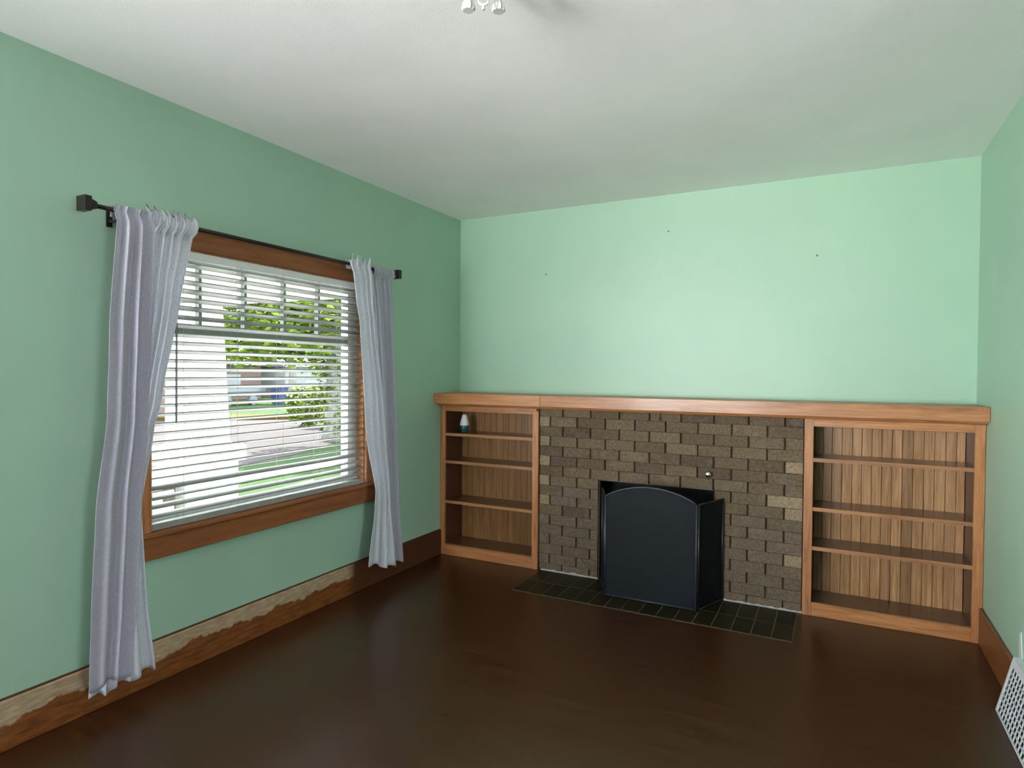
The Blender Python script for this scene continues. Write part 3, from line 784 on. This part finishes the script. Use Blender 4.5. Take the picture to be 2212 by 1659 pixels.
M['wbrick'] = brick_mat('pale patio brick', [(0, (.55, .54, .52)), (.45, (.70, .69, .66)), (.8, (.42, .42, .42)), (.9, (.58, .44, .34)), (1, (.75, .74, .72))])

bm = bmesh.new(); add_box(bm, (-70, -40, GZ - .2), (-.2, 70, GZ)); obj('ground', bm, M['grass'], kind='structure', label='green lawn outside the window')
def slab(name, pts, z0, z1, mat, **kw):
    bm = bmesh.new(); prism(bm, [(p[0], p[1], z0) for p in pts], (0, 0, z1 - z0)); return obj(name, bm, mat, **kw)
rd = empty('road', (-13, 9, GZ), kind='structure', label='pinkish grey road running past the lawn')
slab('asphalt', [(-9.2, 5.0), (-9.6, 7.6), (-10.3, 9.4), (-11.5, 11.4), (-13.5, 14.2), (-17.2, 17.6), (-19.6, 15.6), (-24, 12.2), (-30, 7), (-30, -6), (-9.0, -6)], GZ + .001, GZ + .015, M['road'], parent=rd)
slab('curb', [(-17.2, 17.6), (-18.6, 18.5), (-22.0, 15.2), (-32, 7.4), (-30, 7), (-19.8, 14.6)], GZ + .001, GZ + .14, M['curb'], parent=rd, label='yellow painted curb')
slab('walkway', [(-8.3, 8.4), (-7.75, 8.4), (-7.2, 3.6), (-7.2, -6), (-7.8, -6), (-7.8, 3.8)], GZ + .001, GZ + .03, M['concrete'], kind='structure', label='pale concrete walk crossing the lawn')
slab('front_path', [(-6.3, 4.9), (-5.4, 4.2), (-5.0, 2.0), (-5.9, 2.0)], GZ + .001, GZ + .03, M['concrete'], kind='structure', label='pale concrete patch close to the porch')

# porch
po = empty('porch', (-2, -1, GZ), kind='structure', label='white painted front porch outside the window')
box('porch_floor', (-2.75, -7, GZ), (-TH - .01, .9, -.22), M['concrete'], po)
box('porch_ceiling', (-2.9, -7, 2.50), (-TH - .01, 1.6, 2.54), M['porch'], po)
bm = bmesh.new(); prism(bm, [(-2.75, -7, 2.08), (-2.75, -7, 2.50), (-2.75, 1.6, 2.50), (-2.75, 1.6, 2.36), (-2.75, -.19, 2.10)], (.35, 0, 0)); obj('porch_beam', bm, M['porch'], po)
pc = empty('porch_column', (-2.58, -.31, .75), label='thick white square porch column standing on a pier outside the window', cat='column')
bm = bmesh.new()
lo = [(-2.78, -.495), (-2.40, -.495), (-2.40, -.075), (-2.78, -.075)]; hi = [(-2.76, -.49), (-2.40, -.49), (-2.40, -.16), (-2.76, -.16)]
va = [bm.verts.new((x, y, .752)) for x, y in lo]; vb = [bm.verts.new((x, y, 2.09)) for x, y in hi]
for i in range(4): bm.faces.new((va[i], va[(i + 1) % 4], vb[(i + 1) % 4], vb[i]))
bm.faces.new(va[::-1]); bm.faces.new(vb); obj('shaft', bm, M['porch'], pc)
box('plinth', (-2.80, -.51, .742), (-2.385, -.055, .775), M['porch'], pc, .004)
pr = empty('porch_pier', (-2.6, -.2, GZ), label='brick porch pier with a thick cream cap under the white column', cat='pier')
box('cap', (-2.95, -.60, .590), (-2.36, .085, .740), M['cap'], pr, .008, label='cream coloured thick cap')
box('core', (-2.86, -.52, GZ + .002), (-2.42, .03, .588), M['wbrick'], pr)
pw = empty('porch_wall', (-2.6, -3.5, GZ), label='low pale brick porch wall with grey coping', cat='wall')
box('coping', (-2.78, -6.5, .475), (-2.36, -.605, .560), M['greycap'], pw, .005)
box('core', (-2.70, -6.5, GZ + .002), (-2.46, -.605, .474), M['mortar'], pw)
cme = {}
def pbrick(L):
    if L not in cme:
        bm = bmesh.new(); add_box(bm, (-.012, -L / 2, -.030), (.02, L / 2, .030)); bmesh.ops.bevel(bm, geom=bm.edges[:], offset=.002, segments=1, affect='EDGES')
        me = bpy.data.meshes.new('brick'); bm.to_mesh(me); bm.free(); me.materials.append(M['wbrick']); cme[L] = me
    return cme[L]
for r in range(9):
    zc_ = .440 - r * .072
    y = -3.4 + (r % 2) * .107
    while y < -.72:
        o = bpy.data.objects.new('brick', pbrick(.200)); COL.objects.link(o); o.parent = pw; o.matrix_parent_inverse = Matrix.Translation(-Vector(pw.location)); o.location = (-2.46, y, zc_); y += .2134
# brick edging of the porch floor to the right of the pier
for i in range(9):
    pass

# trees
def leaves(bm, c, rad, n, size, rnd, squash=.7):
    for _ in range(n):
        while True:
            p = Vector((rnd.uniform(-1, 1), rnd.uniform(-1, 1), rnd.uniform(-1, 1)))
            if .35 < p.length < 1: break
        p = Vector((p.x * rad[0], p.y * rad[1], p.z * rad[2])) + Vector(c)
        a = Vector((rnd.uniform(-1, 1), rnd.uniform(-1, 1), rnd.uniform(-.4, .4))).normalized(); b_ = a.cross(Vector((rnd.uniform(-1, 1), rnd.uniform(-1, 1), 1)).normalized()).normalized()
        s = size * rnd.uniform(.6, 1.3)
        q = [p + a * s, p + b_ * s * .5 + Vector((0, 0, s * .1)), p - a * s, p - b_ * s * .5 + Vector((0, 0, s * .1))]
        bm.faces.new([bm.verts.new(x) for x in q])
def tree(name, base, trunk, r0, blobs, nleaf, size, seed, mat, label, ivy=None):
    rnd = random.Random(seed); e = empty(name, base, label=label, cat='tree', group='trees across the lawn')
    bm = bmesh.new(); pts = [Vector(base) + Vector(t) for t in trunk]; radii = [r0 * (1.25 if i == 0 else 1 - .12 * i) for i in range(len(pts))]
    tube(bm, pts, r0, 14, radii=radii)
    for c, rad in blobs[:3]:
        tube(bm, [pts[-2], (pts[-1] + Vector(c)) / 2, Vector(c)], r0 * .3, 8, radii=[r0 * .45, r0 * .3, r0 * .12])
    obj('trunk', bm, M['bark'], e, smooth=True)
    bm = bmesh.new()
    for c, rad in blobs: leaves(bm, c, rad, int(nleaf * rad[0] * rad[1] * rad[2] / 2), size, rnd)
    obj('foliage', bm, mat, e, kind='stuff')
    if ivy:
        bm = bmesh.new()
        for _ in range(500):
            zz = rnd.uniform(ivy[0], ivy[1]); a = rnd.uniform(0, 6.28)
            leaves(bm, (base[0] + math.cos(a) * r0 * 1.1, base[1] + math.sin(a) * r0 * 1.1, zz), (.12, .12, .12), 2, .09, rnd)
        obj('ivy', bm, M['leaf2'], e, kind='stuff', label='bright green ivy leaves')
    return e
tree('tree', (-11.0, 10.4, GZ), [(0, 0, 0), (0, 0, .5), (.05, 0, 2), (0, .05, 4), (.1, 0, 5.5)], .30,
     [((-11.2, 8.6, 3.1), (1.6, 1.6, 1.3)), ((-11.0, 10.6, 3.3), (1.6, 1.8, 1.3)), ((-11.6, 7.2, 2.9), (1.3, 1.5, 1.1)), ((-12, 9.2, 4.3), (2.2, 3.2, 1.1)), ((-12.2, 8.4, 2.2), (1.0, 1.3, .7)), ((-11, 12.0, 3.0), (1.5, 1.5, 1.4)), ((-11.5, 9.7, 2.2), (.9, 1.0, .7)), ((-12.5, 11.6, 1.9), (.9, 1.0, .7))],
     900, .15, 5, M['leaf'], 'thick-trunked leafy tree with ivy on the near lawn, seen through the blind', ivy=(-.4, 2.2))
tree('tree', (-31, 27.5, GZ), [(0, 0, 0), (0, 0, 1), (.1, 0, 2.4), (0, .1, 4)], .30,
     [((-31, 27.0, 4.2), (3.4, 3.2, 1.8)), ((-32, 23.5, 4.6), (3.4, 3.0, 1.6)), ((-31, 29.5, 4.2), (2.6, 2.4, 1.6))], 60, .34, 8, M['leaf'], 'distant green tree across the road behind the white garage')
tree('tree', (-21, 33.0, GZ), [(0, 0, 0), (0, 0, 1), (.1, 0, 2.4), (0, .1, 4)], .28,
     [((-21, 33.0, 3.6), (3.0, 2.4, 2.6)), ((-22, 32.5, 4.4), (2.6, 1.6, 1.6)), ((-20, 33.5, 2.2), (2.6, 2.0, 2.2))], 70, .30, 9, M['leaf'], 'distant round green tree to the right behind the thick trunk')
sh = empty('shrub', (-15.3, 13.6, GZ), label='bright yellow green shrub left of the thick tree trunk', cat='shrub')
bm = bmesh.new(); leaves(bm, (-15.3, 13.6, .15), (.9, .9, .85), 1400, .11, random.Random(4)); obj('foliage', bm, M['leaf2'], sh, kind='stuff')
bm = bmesh.new(); tube(bm, [(-15.3, 13.6, GZ), (-15.3, 13.5, .3)], .05, 6); obj('stem', bm, M['bark'], sh)

# houses, truck and bin across the road
def house(name, x, y, sx, sy, h, wallm, label, wins):
    e = empty(name, (x, y, GZ), label=label, cat='house', group='houses across the road')
    box('wall', (x - sx, y, GZ), (x, y + sy, GZ + h), wallm, e)
    bm = bmesh.new(); prism(bm, [(x - sx - .3, y - .3, GZ + h), (x + .3, y - .3, GZ + h), (x - sx / 2, y - .3, GZ + h + 1.6)], (0, sy + .6, 0)); obj('roof', bm, M['roof'], e)
    for wy, wz, ww, wh in wins:
        f = box('window', (x, y + wy, GZ + wz), (x + .04, y + wy + ww, GZ + wz + wh), M['siding'], e)
        link('pane', box_me('pane', (x + .04, y + wy + .08, GZ + wz + .08), (x + .05, y + wy + ww - .08, GZ + wz + wh - .08), M['darkglass']), None, f)
    return e
house('house', -37, 22.5, 7, 7.5, 2.6, M['redbrick'], 'low pinkish brick house far across the road', [(1.0, .9, 1.4, 1.0), (4.2, .9, 1.4, 1.0)])
house('house', -36, 31.5, 6, 6.5, 2.5, M['siding'], 'white house far across the road, right of the pinkish one', [(1.0, .9, 1.2, 1.0), (3.8, .9, 1.2, 1.0)])
house('house', -24, 8.5, 6, 5.2, 3.2, M['redbrick'], 'brick house left of the porch column behind the curtain', [(.8, 1.2, .9, 1.1), (3.4, 1.2, .9, 1.1), (2.1, 1.2, .9, 1.1)])
tk = empty('trailer', (-30, 22, GZ), label='long grey flatbed trailer parked across the road', cat='trailer')
box('bed', (-31.8, 20.6, GZ + .55), (-30, 24.4, GZ + .85), M['steel'], tk, .03); box('side_rail', (-30.05, 20.6, GZ + .85), (-30, 24.4, GZ + 1.05), M['darkglass'], tk)
for y in (21.4, 23.3):
    bm = bmesh.new(); tube(bm, [(-30.1, y, GZ + .3), (-29.85, y, GZ + .3)], .30, 16); obj('wheel', bm, M['darkglass'], tk)
bn = empty('trash_bin', (-29.5, 24.9, GZ), label='blue wheeled trash bin beside the trailer across the road', cat='trash bin')
bm = bmesh.new(); a = [(-29.8, 24.7), (-29.2, 24.7), (-29.2, 25.3), (-29.8, 25.3)]; b_ = [(-29.88, 24.6), (-29.1, 24.6), (-29.1, 25.4), (-29.88, 25.4)]
va = [bm.verts.new((x, y, GZ + .02)) for x, y in a]; vb = [bm.verts.new((x, y, GZ + 1.05)) for x, y in b_]
for i in range(4): bm.faces.new((va[i], va[(i + 1) % 4], vb[(i + 1) % 4], vb[i]))
bm.faces.new(va[::-1]); bm.faces.new(vb); obj('body', bm, M['bin'], bn)
box('lid', (-29.92, 24.56, GZ + 1.05), (-29.06, 25.44, GZ + 1.13), M['bin'], bn, .02)
